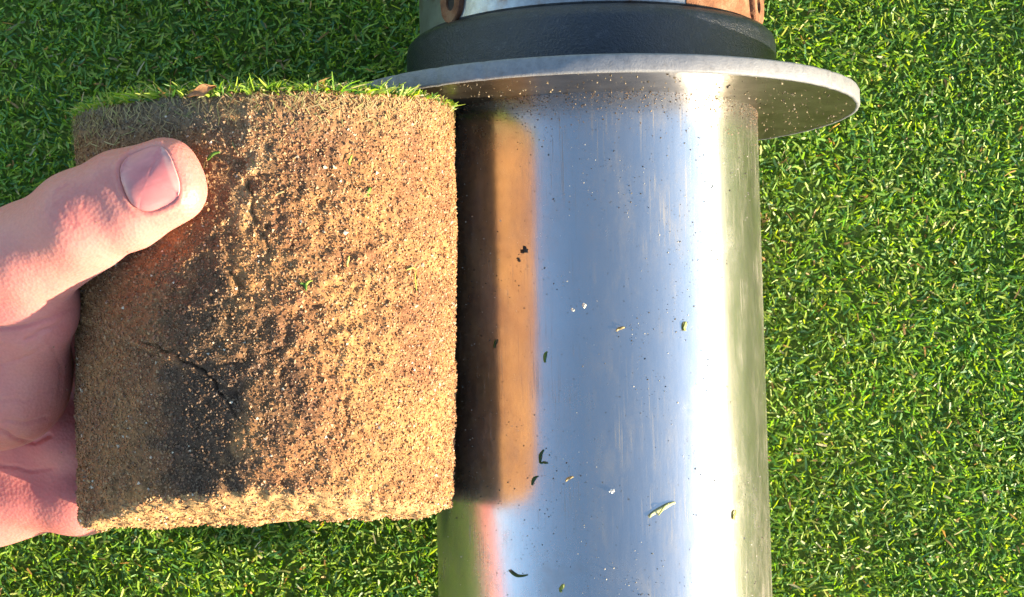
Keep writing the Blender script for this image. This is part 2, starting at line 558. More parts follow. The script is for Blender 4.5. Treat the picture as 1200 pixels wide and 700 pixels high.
def plug_bot(x, z):
    near = np.clip(z / PR, 0, 1)
    q = np.column_stack([x, 0 * x, z])
    return -PH / 2 + 0.030 * x + 12.0 * near ** 2.2 + 2.2 * (vnoise(q, 7.0, 41) - 0.5) + 1.2 * (vnoise(q, 3.0, 42) - 0.5)


def seg_dist(px, py, pts):
    d = np.full(px.shape, 1e9)
    for (x0, y0), (x1, y1) in zip(pts[:-1], pts[1:]):
        dx, dy = x1 - x0, y1 - y0
        t = np.clip(((px - x0) * dx + (py - y0) * dy) / (dx * dx + dy * dy), 0, 1)
        d = np.minimum(d, np.hypot(px - x0 - t * dx, py - y0 - t * dy))
    return d


CRACKS = [([(168, 402), (190, 407), (205, 414), (222, 424), (240, 436), (252, 448), (262, 462)], 1.7, 1.6),
          ([(262, 462), (275, 478), (290, 500), (300, 530)], 1.4, 0.7),
          ([(240, 436), (262, 428), (290, 424), (320, 412), (345, 405)], 1.5, 0.5),
          ([(286, 215), (292, 232), (290, 250), (300, 262)], 2.2, 1.2),
          ([(410, 450), (408, 470), (412, 490), (405, 512)], 2.6, 0.8),
          ([(268, 320), (275, 332), (290, 338)], 2.2, 1.2),
          ([(300, 268), (310, 280), (312, 296)], 2.0, 1.0),
          ([(130, 150), (150, 146), (170, 150)], 2.0, 0.6)]


def plug_disp(P, px, py):
    """radial relief (mm) of the core's skin"""
    lump = vnoise(P, 6.5, 11)
    d = 1.5 * (vnoise(P, 22.0, 10) - 0.5) + 1.0 * (lump - 0.5)
    crumb = np.exp(-((px - 360) / 150) ** 2 - ((py - 340) / 130) ** 2)
    crumb = np.maximum(crumb, np.exp(-((px - 292) / 26) ** 2 - ((py - 190) / 60) ** 2))
    crumb = np.maximum(crumb, smooth01(py, 520, 585) * 0.9)
    n2 = vnoise(P, 2.6, 12)
    d += 0.9 * np.exp(-((px - 290) / 15) ** 2 - ((py - 180) / 62) ** 2) * smooth01(vnoise(P, 4.0, 44), 0.3, 0.6)
    d += (0.35 + 1.6 * crumb) * (n2 - 0.45) * 1.2
    d += (vnoise(P, 1.5, 13) - 0.5) * 0.5 + (vnoise(P, 0.9, 14) - 0.5) * 0.22
    pit = vnoise(P, 2.4, 15)
    d -= smooth01(pit, 0.80, 0.95) * 0.9 * (0.2 + crumb)
    jx = (vnoise(P, 2.5, 16) - 0.5) * 8
    for pts, w, dep in CRACKS:
        d -= dep * np.exp(-(seg_dist(px + jx, py - jx * 0.6, pts) / w) ** 2)
    # a slab below the long crack sits a little lower
    d -= 0.9 * smooth01(py - (404 + (px - 170) * 0.45), 0, 8) * smooth01(300 - px, 0, 30) * smooth01(600 - py, 0, 60)
    return d


def plug_color(P, px, py):
    n1 = vnoise(P, 16.0, 21); n2 = vnoise(P, 5.0, 22); n3 = vnoise(P, 1.0, 23)
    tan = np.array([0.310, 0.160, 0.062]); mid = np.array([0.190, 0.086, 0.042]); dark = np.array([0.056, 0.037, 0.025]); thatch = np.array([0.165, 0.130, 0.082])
    w = np.clip(0.5 + 1.2 * (n1 - 0.5) + 0.9 * (n2 - 0.5), 0, 1)[:, None]
    c = mid * (1 - w) + tan * w
    # damp organic soil plus shade of the core's left side painted in, ragged outline
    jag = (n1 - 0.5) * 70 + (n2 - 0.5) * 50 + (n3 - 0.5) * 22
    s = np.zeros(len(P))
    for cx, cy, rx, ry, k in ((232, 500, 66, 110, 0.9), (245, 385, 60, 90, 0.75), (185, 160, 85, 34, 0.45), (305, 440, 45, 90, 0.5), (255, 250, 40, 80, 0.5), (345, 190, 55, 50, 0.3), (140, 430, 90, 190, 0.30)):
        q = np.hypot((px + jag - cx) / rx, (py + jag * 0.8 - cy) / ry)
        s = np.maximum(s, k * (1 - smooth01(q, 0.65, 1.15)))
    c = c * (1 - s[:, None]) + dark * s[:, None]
    cr = (np.exp(-((px - 290 + jag * 0.3) / 17) ** 2 - ((py - 180) / 62) ** 2) * smooth01(n2, 0.35, 0.6))[:, None] * 0.8
    c = c * (1 - cr) + np.array([0.36, 0.25, 0.125]) * cr
    tt = (1 - smooth01(py + jag * 0.4, 112, 178))[:, None] * (0.35 + 0.6 * smooth01(280 - px, 0, 40))[:, None]
    c = c * (1 - tt) + thatch * tt
    c = c * (0.72 + 0.56 * n3)[:, None]
    return c, s


NT, NS, NB, NTOP = 680, 220, 40, 10
th = np.linspace(0, 2 * np.pi, NT, endpoint=False)
rows = []
for k in range(NTOP):                                   # top face, centre to edge
    rows.append(('t', (k + 0.3) / NTOP))
for k in range(NS + 1): rows.append(('s', k / NS))
for k in range(1, NB + 1): rows.append(('b', 1 - k / (NB + 0.5)))
LV = np.zeros((len(rows), NT, 3)); NR = np.zeros_like(LV)
sx, sz = np.sin(th), np.cos(th)
for i, (kind, u) in enumerate(rows):
    if kind == 't':
        x, z = PR * 0.995 * u * sx, PR * 0.995 * u * sz
        LV[i] = np.column_stack([x, plug_top(x, z) + 0.5, z]); NR[i, :, 1] = 1
    elif kind == 's':
        x, z = PR * sx, PR * sz
        yt, yb = plug_top(x, z), plug_bot(x, z)
        # edges rounded by wear
        rr = 1 - 0.012 * np.exp(-u * 60) - 0.014 * np.exp(-(1 - u) * 90)
        LV[i] = np.column_stack([x * rr, yt + (yb - yt) * u, z * rr]); NR[i] = np.column_stack([sx, 0 * sx - (u > 0.985) * 0.4, sz])
    else:
        x, z = PR * 0.984 * u * sx, PR * 0.984 * u * sz
        LV[i] = np.column_stack([x, plug_bot(x, z) - 0.3, z]); NR[i, :, 1] = -1
LV = LV.reshape(-1, 3); NR = NR.reshape(-1, 3)
pxp, pyp = project(plug_world(LV))
front = np.where(LV[:, 2] > -5, 1.0, 0.0)
pxx = np.where(front > 0, pxp, 900.0)
LV2 = LV + NR * plug_disp(LV, pxx, pyp)[:, None] * np.where(NR[:, 1] == 1, 0.4, 1.0)[:, None]
# overall shape is not a perfect cylinder
LV2[:, 0] += 0.9 * np.sin(LV[:, 1] / 23.0) + 1.2 * smooth01(-LV[:, 1], 40, 57) * -np.sign(LV[:, 0]) * (np.abs(LV[:, 0]) / PR) ** 3
colp, stain_shade = plug_color(LV, pxx, pyp)
I, J = np.meshgrid(np.arange(len(rows) - 1), np.arange(NT), indexing='ij')
I, J = I.ravel(), J.ravel(); J2 = (J + 1) % NT
Q = np.column_stack([I * NT + J, (I + 1) * NT + J, (I + 1) * NT + J2, I * NT + J2])
onbot = np.repeat(np.array([r[0] == 'b' or (r[0] == 's' and r[1] > 0.985) for r in rows]), NT)
colp[onbot] = np.array([0.33, 0.195, 0.085]) * (0.7 + 0.6 * vnoise(LV[onbot], 3.0, 43))[:, None]
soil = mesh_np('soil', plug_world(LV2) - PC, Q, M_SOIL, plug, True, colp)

# sand grains stuck on the core
OCT = np.array([[1, 0, 0], [-0.5, 0.866, 0], [-0.5, -0.866, 0], [0, 0, 0.95], [0, 0, -0.95]])
OCF = np.array([[0, 1, 3], [1, 2, 3], [2, 0, 3], [1, 0, 4], [2, 1, 4], [0, 2, 4]])


def grains(centers, size, cols):
    n = len(centers)
    a = rng.normal(size=(n, 3, 3))
    q, _ = np.linalg.qr(a)
    V = OCT[None] * (size[:, None, None] * rng.uniform(0.7, 1.25, (n, 5, 1)))
    V = np.einsum('nij,nkj->nki', q, V) + centers[:, None]
    F = OCF[None] + (np.arange(n) * 5)[:, None, None]
    return V.reshape(-1, 3), F.reshape(-1, 3), np.repeat(cols, 5, 0)


NG = 215000
rs = rng.integers(NTOP, NTOP + NS + 24, NG)
ts = rng.integers(0, NT, NG)
keep = (np.cos(th[ts]) > -0.12) | (rng.random(NG) < 0.10)
rs, ts = rs[keep], ts[keep]
gi = rs * NT + ts
gc = LV2[gi] + NR[gi] * rng.uniform(-0.22, 0.08, (len(gi), 1)) + rng.normal(0, 0.15, (len(gi), 3))
gs = rng.gamma(5.0, 0.063, len(gi)).clip(0.15, 0.68)
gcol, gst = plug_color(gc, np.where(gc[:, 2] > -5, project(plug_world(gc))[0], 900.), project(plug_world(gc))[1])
pick = rng.random(len(gi))[:, None]
GP = np.array([[0.37, 0.198, 0.076], [0.31, 0.148, 0.054], [0.46, 0.295, 0.140], [0.185, 0.085, 0.042], [0.07, 0.042, 0.029]])
gp = GP[rng.choice(5, len(gi), p=[0.34, 0.30, 0.12, 0.21, 0.03])]
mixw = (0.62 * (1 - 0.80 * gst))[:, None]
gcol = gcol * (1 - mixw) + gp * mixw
gpx, gpy = project(plug_world(gc))
stk = np.exp(-((gpx - 290) / 15) ** 2 - ((gpy - 180) / 62) ** 2) * smooth01(vnoise(gc, 4.0, 44), 0.35, 0.6) * (gc[:, 2] > 0)
gcol = gcol * (1 - 0.8 * stk[:, None]) + np.array([0.46, 0.32, 0.17]) * 0.8 * stk[:, None]
lth = (smooth01(275 - gpx, 0, 30) * smooth01(172 - gpy, 0, 30) * (gc[:, 2] > 0))[:, None] * 0.75
gcol = gcol * (1 - lth) + np.array([0.15, 0.12, 0.078]) * lth
gbot = rs > NTOP + NS - 5
gcol[gbot] = gp[gbot]
white = (rng.random(len(gi)) < 0.006)
gcol[white] = (0.50, 0.43, 0.32); gs[white] *= 1.25
V, F, C = grains(gc, gs, gcol)
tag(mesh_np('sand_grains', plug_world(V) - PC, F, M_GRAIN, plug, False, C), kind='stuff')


# turf fringe and thatch fibres on top of the core
def plug_turf():
    n = 9000
    rad = PR * np.sqrt(rng.random(n)) * 0.99
    rad[:4200] = PR * rng.uniform(0.94, 1.005, 4200)
    tt = rng.uniform(0, 2 * np.pi, n)
    x, z = rad * np.sin(tt), rad * np.cos(tt)
    base = np.column_stack([x, plug_top(x, z) - rng.uniform(-0.8, 1.0, n), z])
    out = np.column_stack([np.sin(tt), 0 * tt, np.cos(tt)]) * (rad / PR)[:, None] ** 4
    d = np.column_stack([rng.normal(0, 0.55, n), rng.uniform(0.35, 1.0, n), rng.normal(0, 0.55, n)]) + out * rng.uniform(-0.3, 0.25, (n, 1))
    d /= np.linalg.norm(d, axis=1)[:, None]
    ln = rng.uniform(2.0, 5.8, n); wd = rng.uniform(0.45, 0.9, n)
    ln *= 1 - 0.45 * smooth01(np.abs(x), 38, 54)
    side = np.cross(d, rng.normal(size=(n, 3))); side /= np.linalg.norm(side, axis=1)[:, None]
    bend = np.column_stack([rng.normal(0, 0.35, n), -rng.uniform(0, 0.5, n), rng.normal(0, 0.35, n)])
    p = np.array([0.10, 0.15, 0.17, 0.20, 0.18, 0.11, 0.07, 0.02])
    col = PAL[rng.choice(8, n, p=p / p.sum())] * rng.uniform(0.8, 1.25, (n, 1))
    return blade_mesh(base, d, ln, wd, bend, side, col, 3, 0.3)


v, q, c = plug_turf()
tag(mesh_np('turf_fringe', plug_world(v) - PC, q, M_BLADE, plug, True, c), kind='stuff')


def plug_fibres():
    n = 1100
    tt = rng.uniform(-1.75, 1.75, n)
    dep = rng.gamma(1.3, 3.4, n).clip(0, 24)
    x, z = PR * np.sin(tt), PR * np.cos(tt)
    nr = np.column_stack([np.sin(tt), 0 * tt, np.cos(tt)])
    tg = np.column_stack([np.cos(tt), 0 * tt, -np.sin(tt)])
    base = np.column_stack([x, plug_top(x, z) - dep, z]) + nr * rng.uniform(0.2, 0.9, (n, 1))
    d = -np.array([0, 1, 0]) * rng.uniform(0.2, 1, (n, 1)) + tg * rng.normal(0, 0.6, (n, 1)) + nr * rng.normal(0, 0.10, (n, 1))
    d /= np.linalg.norm(d, axis=1)[:, None]
    side = np.cross(d, nr); side /= np.linalg.norm(side, axis=1)[:, None]
    bend = tg * rng.normal(0, 0.4, (n, 1)) - nr * 0.10
    fp = np.array([[0.30, 0.22, 0.10], [0.36, 0.28, 0.14], [0.22, 0.14, 0.06], [0.25, 0.24, 0.08]])
    col = fp[rng.choice(4, n)] * rng.uniform(0.7, 1.2, (n, 1))
    return blade_mesh(base, d, rng.uniform(1.2, 4.0, n), rng.uniform(0.18, 0.4, n), bend, side, col, 3, 0.4)


v, q, c = plug_fibres()
tag(mesh_np('thatch_fibres', plug_world(v) - PC, q, M_CLIP, plug, True, c), kind='stuff')


# ------------------------------------------------------------------ hand (one continuous skin from a smooth distance field)
def hp(px, py, h):
    return unproj(px, py, PD - h)


def ring_pt(py, ang, rad, dx=0.0):
    """point round the plug: ang in degrees, 180 = left, 270 = behind the plug"""
    a = R(ang)
    y = -(py - 368) / FPX * (PD + 45)
    return plug_world(np.array([[rad * math.cos(a) + dx, y, rad * math.sin(a)]]))[0]


PRIM = []                                              # (a, ra, b, rb, k)


def cone(a, ra, b, rb, k=6.0):
    PRIM.append((np.asarray(a, float), ra, np.asarray(b, float), rb, k))


# thumb: two side by side strands keep it wider than thick
tax = hp(205, 212, 60) - hp(95, 258, 56); tax /= np.linalg.norm(tax)
tsd = np.cross(A_Z, tax); tsd /= np.linalg.norm(tsd)
TIP, IP, MCP, CMC = hp(199, 212, 60.5), hp(92, 258, 55), hp(-52, 336, 32), hp(-215, 430, -8)
for s in (-1, 1):
    o_ = tsd * 3.0 * s
    cone(TIP + o_ * 0.95, 9.0, (TIP + IP) / 2 + o_ * 1.15, 9.9, 3.0)
    cone((TIP + IP) / 2 + o_ * 1.15, 9.9, IP + o_ * 0.9, 10.4, 3.0)
cone(IP, 12.6, (IP * 0.55 + MCP * 0.45), 12.0, 4.0)
cone(hp(108, 276, 50), 9.0, hp(40, 320, 42), 11.0, 6.0)
cone((IP * 0.55 + MCP * 0.45), 12.0, MCP, 14.0, 5.0)
cone(MCP, 15.0, CMC, 17.0, 6.0)
# ball of the thumb and web
cone(hp(30, 368, 30), 14.0, hp(-4, 440, 10), 20.5, 6.0)
cone(hp(-4, 440, 10), 20.5, hp(-150, 470, -8), 24.0, 8.0)
cone(hp(-52, 340, 32), 13.0, hp(34, 352, 32), 13.0, 7.0)
# fingers behind the core
WR = hp(-300, 500, -42)
FING = [(338, 13.6, 9.5, (196, 240, 267, 287)), (418, 13.8, 9.8, (198, 243, 272, 294)), (497, 13.2, 9.3, (199, 241, 268, 289)), (566, 12.0, 8.3, (202, 236, 257, 275))]
MC = []
for k, (py, rm, rt, an) in enumerate(FING):
    fan = (k - 1.5) * 0.6
    J0 = ring_pt(py + fan * 2, an[0], PR + rm + 0.6); J1 = ring_pt(py + fan, an[1], PR + rt + 1.6)
    J2 = ring_pt(py, an[2], PR + rt + 0.8); J3 = ring_pt(py - fan, an[3], PR + rt + 0.3)
    cone(J0, rm, J1, rt + 1.3, 4.0); cone(J1, rt + 1.3, J2, rt + 0.5, 2.0); cone(J2, rt + 0.5, J3, rt - 0.4, 2.0)
    wk = WR + (hp(-300, 430 + 38 * k, -42) - hp(-300, 487, -42)) * 0.85
    cone(wk, 15.0, J0, rm + 0.5, 8.0)
    MC.append(J0)
for a, b_ in zip(MC[:-1], MC[1:]):
    cone(a * 0.85 + WR * 0.15, 12.0, b_ * 0.85 + WR * 0.15, 12.0, 6.0)
# heel of the hand, little-finger side
cone(hp(-190, 590, -34), 18.0, hp(-10, 588, -36), 13.8, 8.0)
cone(hp(-10, 588, -36), 13.4, hp(66, 578, -38), 11.6, 6.0)
# wrist and forearm
ELB = WR + (-RIGHT * 0.50 - UP * 0.62 - VIEW * 0.58) * 215
cone(CMC, 15.0, WR, 22.0, 10.0)
cone(WR + UP * 9, 20.0, WR * 0.8 + ELB * 0.2 + UP * 6, 22.0, 10.0)
cone(WR - UP * 9, 20.0, WR * 0.8 + ELB * 0.2 - UP * 6, 22.0, 10.0)
cone(WR * 0.8 + ELB * 0.2, 25.0, ELB, 36.0, 12.0)


def sd_cone(P, a, ra, b, rb):
    ba = b - a
    l2 = ba @ ba
    t = np.clip(((P - a) @ ba) / l2, 0, 1)
    d = P - a - t[:, None] * ba
    return np.sqrt((d * d).sum(1)) - (ra + (rb - ra) * t)


def hand_sdf(P):
    D = None
    for a, ra, b_, rb, k in PRIM:
        d = sd_cone(P, a, ra, b_, rb)
        if D is None: D = d; continue
        h = np.clip(0.5 + 0.5 * (D - d) / k, 0, 1)
        D = D * (1 - h) + d * h - k * h * (1 - h)
    # flesh flattens against the core
    Lc = (P - PC) @ PM
    pl = np.hypot(Lc[:, 0], Lc[:, 2]) - (PR + 0.6)
    inside = np.maximum(-pl, np.abs(Lc[:, 1]) - 54)
    return np.maximum(D, -pl) if False else np.where(np.abs(Lc[:, 1]) < 62, np.maximum(D, -pl), D)


def surface_nets(f, lo, hi, h):
    lo = np.asarray(lo); n = np.ceil((np.asarray(hi) - lo) / h).astype(int) + 1
    B = 8
    nb = np.ceil(n / B).astype(int)
    n = nb * B
    bc = np.stack(np.meshgrid(*[(np.arange(m) + 0.5) * B * h for m in nb], indexing='ij'), -1).reshape(-1, 3) + lo
    act = np.abs(f(bc)) < B * h * 1.15
    Vg = np.where(f(bc) > 0, 50.0, -50.0).astype(np.float32).reshape(nb)
    G = np.repeat(np.repeat(np.repeat(Vg, B, 0), B, 1), B, 2)
    bi = np.argwhere(act.reshape(nb))
    loc = np.stack(np.meshgrid(*[np.arange(B)] * 3, indexing='ij'), -1).reshape(-1, 3)
    for c in range(0, len(bi), 1500):
        idx = (bi[c:c + 1500, None] * B + loc[None]).reshape(-1, 3)
        G[idx[:, 0], idx[:, 1], idx[:, 2]] = f(idx * h + lo)
    S = G < 0
    cs = np.zeros(np.array(G.shape) - 1, np.int8)
    for dx in (0, 1):
        for dy in (0, 1):
            for dz in (0, 1):
                cs += S[dx:dx + G.shape[0] - 1, dy:dy + G.shape[1] - 1, dz:dz + G.shape[2] - 1]
    cells = np.argwhere((cs > 0) & (cs < 8))
    cid = np.full(cs.shape, -1, np.int32)
    cid[cells[:, 0], cells[:, 1], cells[:, 2]] = np.arange(len(cells))
    acc = np.zeros((len(cells), 3)); cnt = np.zeros(len(cells))
    cor = [(dx, dy, dz) for dx in (0, 1) for dy in (0, 1) for dz in (0, 1)]
    for a in cor:
        for b_ in cor:
            if sum(abs(a[i] - b_[i]) for i in range(3)) == 1 and a < b_:
                va = G[cells[:, 0] + a[0], cells[:, 1] + a[1], cells[:, 2] + a[2]]
                vb = G[cells[:, 0] + b_[0], cells[:, 1] + b_[1], cells[:, 2] + b_[2]]
                m = (va < 0) != (vb < 0)
                t = np.where(m, va / np.where(m, va - vb, 1), 0)
                p = np.array(a) + t[:, None] * (np.array(b_) - np.array(a))
                acc[m] += p[m]; cnt[m] += 1
    V = (cells + acc / cnt[:, None]) * h + lo
    Fs = []
    for ax in range(3):
        o1, o2 = [(1, 2), (2, 0), (0, 1)][ax]
        sl0 = [slice(None)] * 3; sl1 = [slice(None)] * 3
        sl0[ax] = slice(0, -1); sl1[ax] = slice(1, None)
        diff = S[tuple(sl0)] != S[tuple(sl1)]
        e = np.argwhere(diff)
        e = e[(e[:, o1] > 0) & (e[:, o2] > 0) & (e[:, o1] < cs.shape[o1]) & (e[:, o2] < cs.shape[o2])]
        s = S[e[:, 0], e[:, 1], e[:, 2]]
        q = []
        for d1, d2 in ((-1, -1), (0, -1), (0, 0), (-1, 0)):
            c = e.copy(); c[:, o1] += d1; c[:, o2] += d2
            q.append(cid[c[:, 0], c[:, 1], c[:, 2]])
        q = np.stack(q, 1)
        q[~s] = q[~s][:, ::-1]
        Fs.append(q)
    F = np.concatenate(Fs)
    return V, F[(F >= 0).all(1)]


allp = np.concatenate([[p[0], p[2]] for p in PRIM])
V, F = surface_nets(hand_sdf, allp.min(0) - 40, allp.max(0) + 40, 0.68)
E_ = np.concatenate([F[:, [0, 1]], F[:, [1, 2]], F[:, [2, 3]], F[:, [3, 0]]])


def relax(V, it, w=0.5):
    for _ in range(it):
        s = np.zeros_like(V); c = np.zeros(len(V))
        for k in range(3):
            s[:, k] = np.bincount(E_[:, 0], V[E_[:, 1], k], len(V)) + np.bincount(E_[:, 1], V[E_[:, 0], k], len(V))
        c = np.bincount(E_[:, 0], minlength=len(V)) + np.bincount(E_[:, 1], minlength=len(V))
        V = V * (1 - w) + s / c[:, None] * w
    return V


V = relax(V, 8)


def normals(V):
    n = np.cross(V[F[:, 2]] - V[F[:, 0]], V[F[:, 3]] - V[F[:, 1]])
    o = np.zeros_like(V)
    for j in range(4):
        for k in range(3): o[:, k] += np.bincount(F[:, j], n[:, k], len(V))
    return o / np.maximum(np.linalg.norm(o, axis=1), 1e-12)[:, None]


HN = normals(V)
facing = (HN @ -VIEW)
hx, hy = project(V)
hd = (V - CAM) @ VIEW
onth = (facing > 0.0) & (PD - hd > 20)                 # thumb side seen by the camera
onpalm = (facing > -0.1) * smooth01(140 - hx, 0, 40) * smooth01(hy, 325, 400)
disp = np.zeros(len(V)); redm = np.zeros(len(V))
# nail bed: outline in thumb coordinates
NC = hp(179, 209, 67)
Lt = V - NC
u = Lt @ tax; w = Lt @ tsd
NLEN, NWID = 7.2, 8.3


def nail_r(u, w):
    return (np.abs((u + 0.2) / NLEN) ** 3.2 + np.abs(w / NWID) ** 3.0) ** (1 / 3.0)


nr_ = nail_r(u, w)
m = onth & (facing > 0.1)
disp += m * (-0.9 * (1 - smooth01(nr_, 0.90, 1.04)) + 0.42 * np.exp(-((nr_ - 1.14) / 0.09) ** 2) * (u < 5.5))
redm += m * 0.35 * np.exp(-((nr_ - 1.12) / 0.12) ** 2)
# creases on the thumb knuckle and thumb root (pixel polylines)
WR1 = [([(62, 232), (70, 222), (82, 216)], 1.6, .25), ([(72, 246), (80, 256), (86, 266)], 1.6, .30), ([(80, 240), (86, 252), (90, 262)], 1.5, .28),
       ([(96, 232), (100, 244), (104, 252)], 1.4, .18), ([(56, 238), (60, 252), (70, 266)], 1.8, .20), ([(112, 222), (117, 236), (121, 246)], 1.4, .14)]
WR2 = [([(0, 383), (22, 383), (42, 378), (62, 372), (84, 362)], 2.2, .5), ([(30, 398), (52, 388), (74, 380)], 1.8, .3), ([(52, 352), (70, 346), (88, 338)], 2.0, .4),
       ([(0, 430), (26, 420), (52, 408)], 1.8, .18), ([(0, 505), (20, 515), (40, 520), (58, 512)], 2.4, .5), ([(6, 492), (30, 496), (55, 490)], 2.0, .25),
       ([(0, 468), (30, 470), (62, 456)], 2.0, .15), ([(0, 545), (30, 552), (60, 548)], 2.2, .3), ([(58, 400), (72, 430), (70, 462)], 2.0, .14)]
wob = (vnoise(V, 5.0, 31) - 0.5) * 5
for pts, wd, dp in WR1: disp -= onth * 0.7 * dp * np.exp(-(seg_dist(hx + wob, hy, pts) / wd) ** 2)
for pts, wd, dp in WR2: disp -= onpalm * 1.5 * dp * np.exp(-(seg_dist(hx, hy + wob, pts) / wd) ** 2)
disp += 0.15 * (vnoise(V, 9.0, 32) - 0.5) + 0.10 * (vnoise(V, 2.2, 33) - 0.5)
V = V + HN * disp[:, None]
kn = np.exp(-(((hx - 92) / 45) ** 2 + ((hy - 240) / 34) ** 2)) * onth
tipm = smooth01(u, 3, 14) * onth
blot = vnoise(V, 14.0, 34) * 0.6 + vnoise(V, 5.0, 35) * 0.4
for pts, wd, dp in WR1: redm += onth * 0.7 * dp * np.exp(-(seg_dist(hx + wob, hy, pts) / 2.4) ** 2)
for pts, wd, dp in WR2: redm += onpalm * 0.5 * dp * np.exp(-(seg_dist(hx, hy + wob, pts) / 2.6) ** 2)
redm += 0.25 * kn + 0.45 * tipm + 0.5 * onpalm + 0.7 * (blot - 0.5) + 0.2 * (vnoise(V, 2.0, 36) - 0.5)
redm = np.clip(redm, 0, 1)[:, None]
skin0 = np.array([0.50, 0.195, 0.158]); skin1 = np.array([0.48, 0.128, 0.112])
hcol = skin0 * (1 - redm) + skin1 * redm

M_SKIN, nt, b, N, L = new_mat('skin')
a_ = N.new('ShaderNodeVertexColor'); a_.layer_name = 'Col'
co = obj_coord(nt)
nf = noise_node(nt, 900.0, 3, 0.6, co)
vo = N.new('ShaderNodeTexVoronoi'); vo.inputs['Scale'].default_value = 950.0; L.new(co, vo.inputs['Vector'])
rf = ramp_node(nt, nf.outputs['Fac'], [(0.3, (0.93,) * 3), (0.7, (1.05,) * 3)])
mx = N.new('ShaderNodeMix'); mx.data_type = 'RGBA'; mx.blend_type = 'MULTIPLY'; mx.inputs[0].default_value = 1.0
L.new(a_.outputs[0], mx.inputs[6]); L.new(rf.outputs[0], mx.inputs[7]); L.new(mx.outputs[2], b.inputs['Base Color'])
b.inputs['Roughness'].default_value = 0.48
b.inputs['Specular IOR Level'].default_value = 0.35
b.inputs['Subsurface Weight'].default_value = 0.55
b.inputs['Subsurface Radius'].default_value = (1.0, 0.35, 0.2)
b.inputs['Subsurface Scale'].default_value = 0.0035
bv = bump_node(nt, vo.outputs['Distance'], 0.28, 0.0004)
L.new(bv.outputs[0], b.inputs['Normal'])

V_HAND = V.copy()
hand = mesh_np('hand', V - WR, F, M_SKIN, None, True, hcol)
hand.location = WR * MM
tag(hand, 'bare left hand gripping the soil core, thumb laid over its front', 'hand')

# thumb nail: a curved plate seated in its bed
M_NAIL, nt, b, N, L = new_mat('nail')
a_ = N.new('ShaderNodeVertexColor'); a_.layer_name = 'Col'
co = obj_coord(nt)
nf = noise_node(nt, 500.0, 3, 0.6, co)
rf = ramp_node(nt, nf.outputs['Fac'], [(0.3, (0.94,) * 3), (0.7, (1.04,) * 3)])
mx = N.new('ShaderNodeMix'); mx.data_type = 'RGBA'; mx.blend_type = 'MULTIPLY'; mx.inputs[0].default_value = 1.0
L.new(a_.outputs[0], mx.inputs[6]); L.new(rf.outputs[0], mx.inputs[7]); L.new(mx.outputs[2], b.inputs['Base Color'])
b.inputs['Roughness'].default_value = 0.34
b.inputs['Specular IOR Level'].default_value = 0.4
b.inputs['Subsurface Weight'].default_value = 0.3
b.inputs['Subsurface Scale'].default_value = 0.002
b.inputs['Subsurface Radius'].default_value = (1.0, 0.4, 0.3)
tn = np.cross(tax, tsd)
if tn @ -VIEW < 0: tn = -tn
sel = onth & (nr_ > 1.05) & (nr_ < 1.25) & (np.abs(u) < 9) & (facing > 0.1)
Lq = V[sel] - NC
uu, ww, hh = Lq @ tax, Lq @ tsd, Lq @ tn
A = np.column_stack([np.ones(len(uu)), uu, ww, uu * uu, ww * ww])
cf = np.linalg.lstsq(A, hh, rcond=None)[0]
G1, G2 = 44, 44
gu = np.linspace(-1, 1, G1); gw = np.linspace(-1, 1, G2)
GU, GW = np.meshgrid(gu, gw, indexing='ij')
# squircle map of the square onto the nail outline
mg = np.maximum(np.abs(GU), np.abs(GW)); rr = (np.abs(GU) ** 3.2 + np.abs(GW) ** 3.0) ** (1 / 3.0)
sc = np.where(rr > 0, mg / np.maximum(rr, 1e-6), 1)
pu, pw = GU * sc * NLEN * 0.99 - 0.2, GW * sc * NWID * 0.99
free = smooth01(pu, 4.6, 5.4)
ph = cf[0] + cf[1] * pu + cf[2] * pw + cf[3] * pu ** 2 + cf[4] * pw ** 2
ph = ph - 0.10 - 0.35 * smooth01(mg, 0.8, 1.0) * (1 - free) + 0.10 * (1 - (pw / NWID) ** 2)
Hs = V[onth & (nr_ < 1.3) & (facing > 0)] - NC
su, sw, sh = Hs @ tax, Hs @ tsd, Hs @ tn
near2 = (pu.ravel()[:, None] - su[None]) ** 2 + (pw.ravel()[:, None] - sw[None]) ** 2
hsk = np.where(near2 < 1.0, sh[None], -99).max(1).reshape(pu.shape)
ph = np.maximum(ph, hsk + 0.10)
for _ in range(6):
    q_ = ph.copy()
    q_[1:-1, 1:-1] = (ph[:-2, 1:-1] + ph[2:, 1:-1] + ph[1:-1, :-2] + ph[1:-1, 2:]) / 4
    ph = q_
ph = np.where(mg < 0.84, np.maximum(ph, hsk + 0.06), ph - 0.25 * smooth01(mg, 0.84, 1.0) * (1 - free))
top = NC + pu[..., None] * tax + pw[..., None] * tsd + ph[..., None] * tn
bot = top - tn * 0.5
NV = np.concatenate([top.reshape(-1, 3), bot.reshape(-1, 3)])
i, j = np.meshgrid(np.arange(G1 - 1), np.arange(G2 - 1), indexing='ij')
qt = np.column_stack([(i * G2 + j).ravel(), (i * G2 + j + 1).ravel(), ((i + 1) * G2 + j + 1).ravel(), ((i + 1) * G2 + j).ravel()])
bd = [k for k in range(G2)] + [k * G2 + G2 - 1 for k in range(1, G1)] + [(G1 - 1) * G2 + k for k in range(G2 - 2, -1, -1)] + [k * G2 for k in range(G1 - 2, 0, -1)]
bd = np.array(bd); bd2 = np.roll(bd, -1); o2 = G1 * G2
qs = np.column_stack([bd2, bd, bd + o2, bd2 + o2])
moon = np.exp(-((pu + NLEN) / 2.6) ** 2 - (pw / 5.0) ** 2)
ncol = np.array([0.50, 0.160, 0.155]) * (0.92 + 0.16 * vnoise(np.column_stack([pu.ravel() * 0.12, pw.ravel(), 0 * pu.ravel()]), 0.7, 51)).reshape(pu.shape)[..., None] * np.ones(pu.shape + (3,))
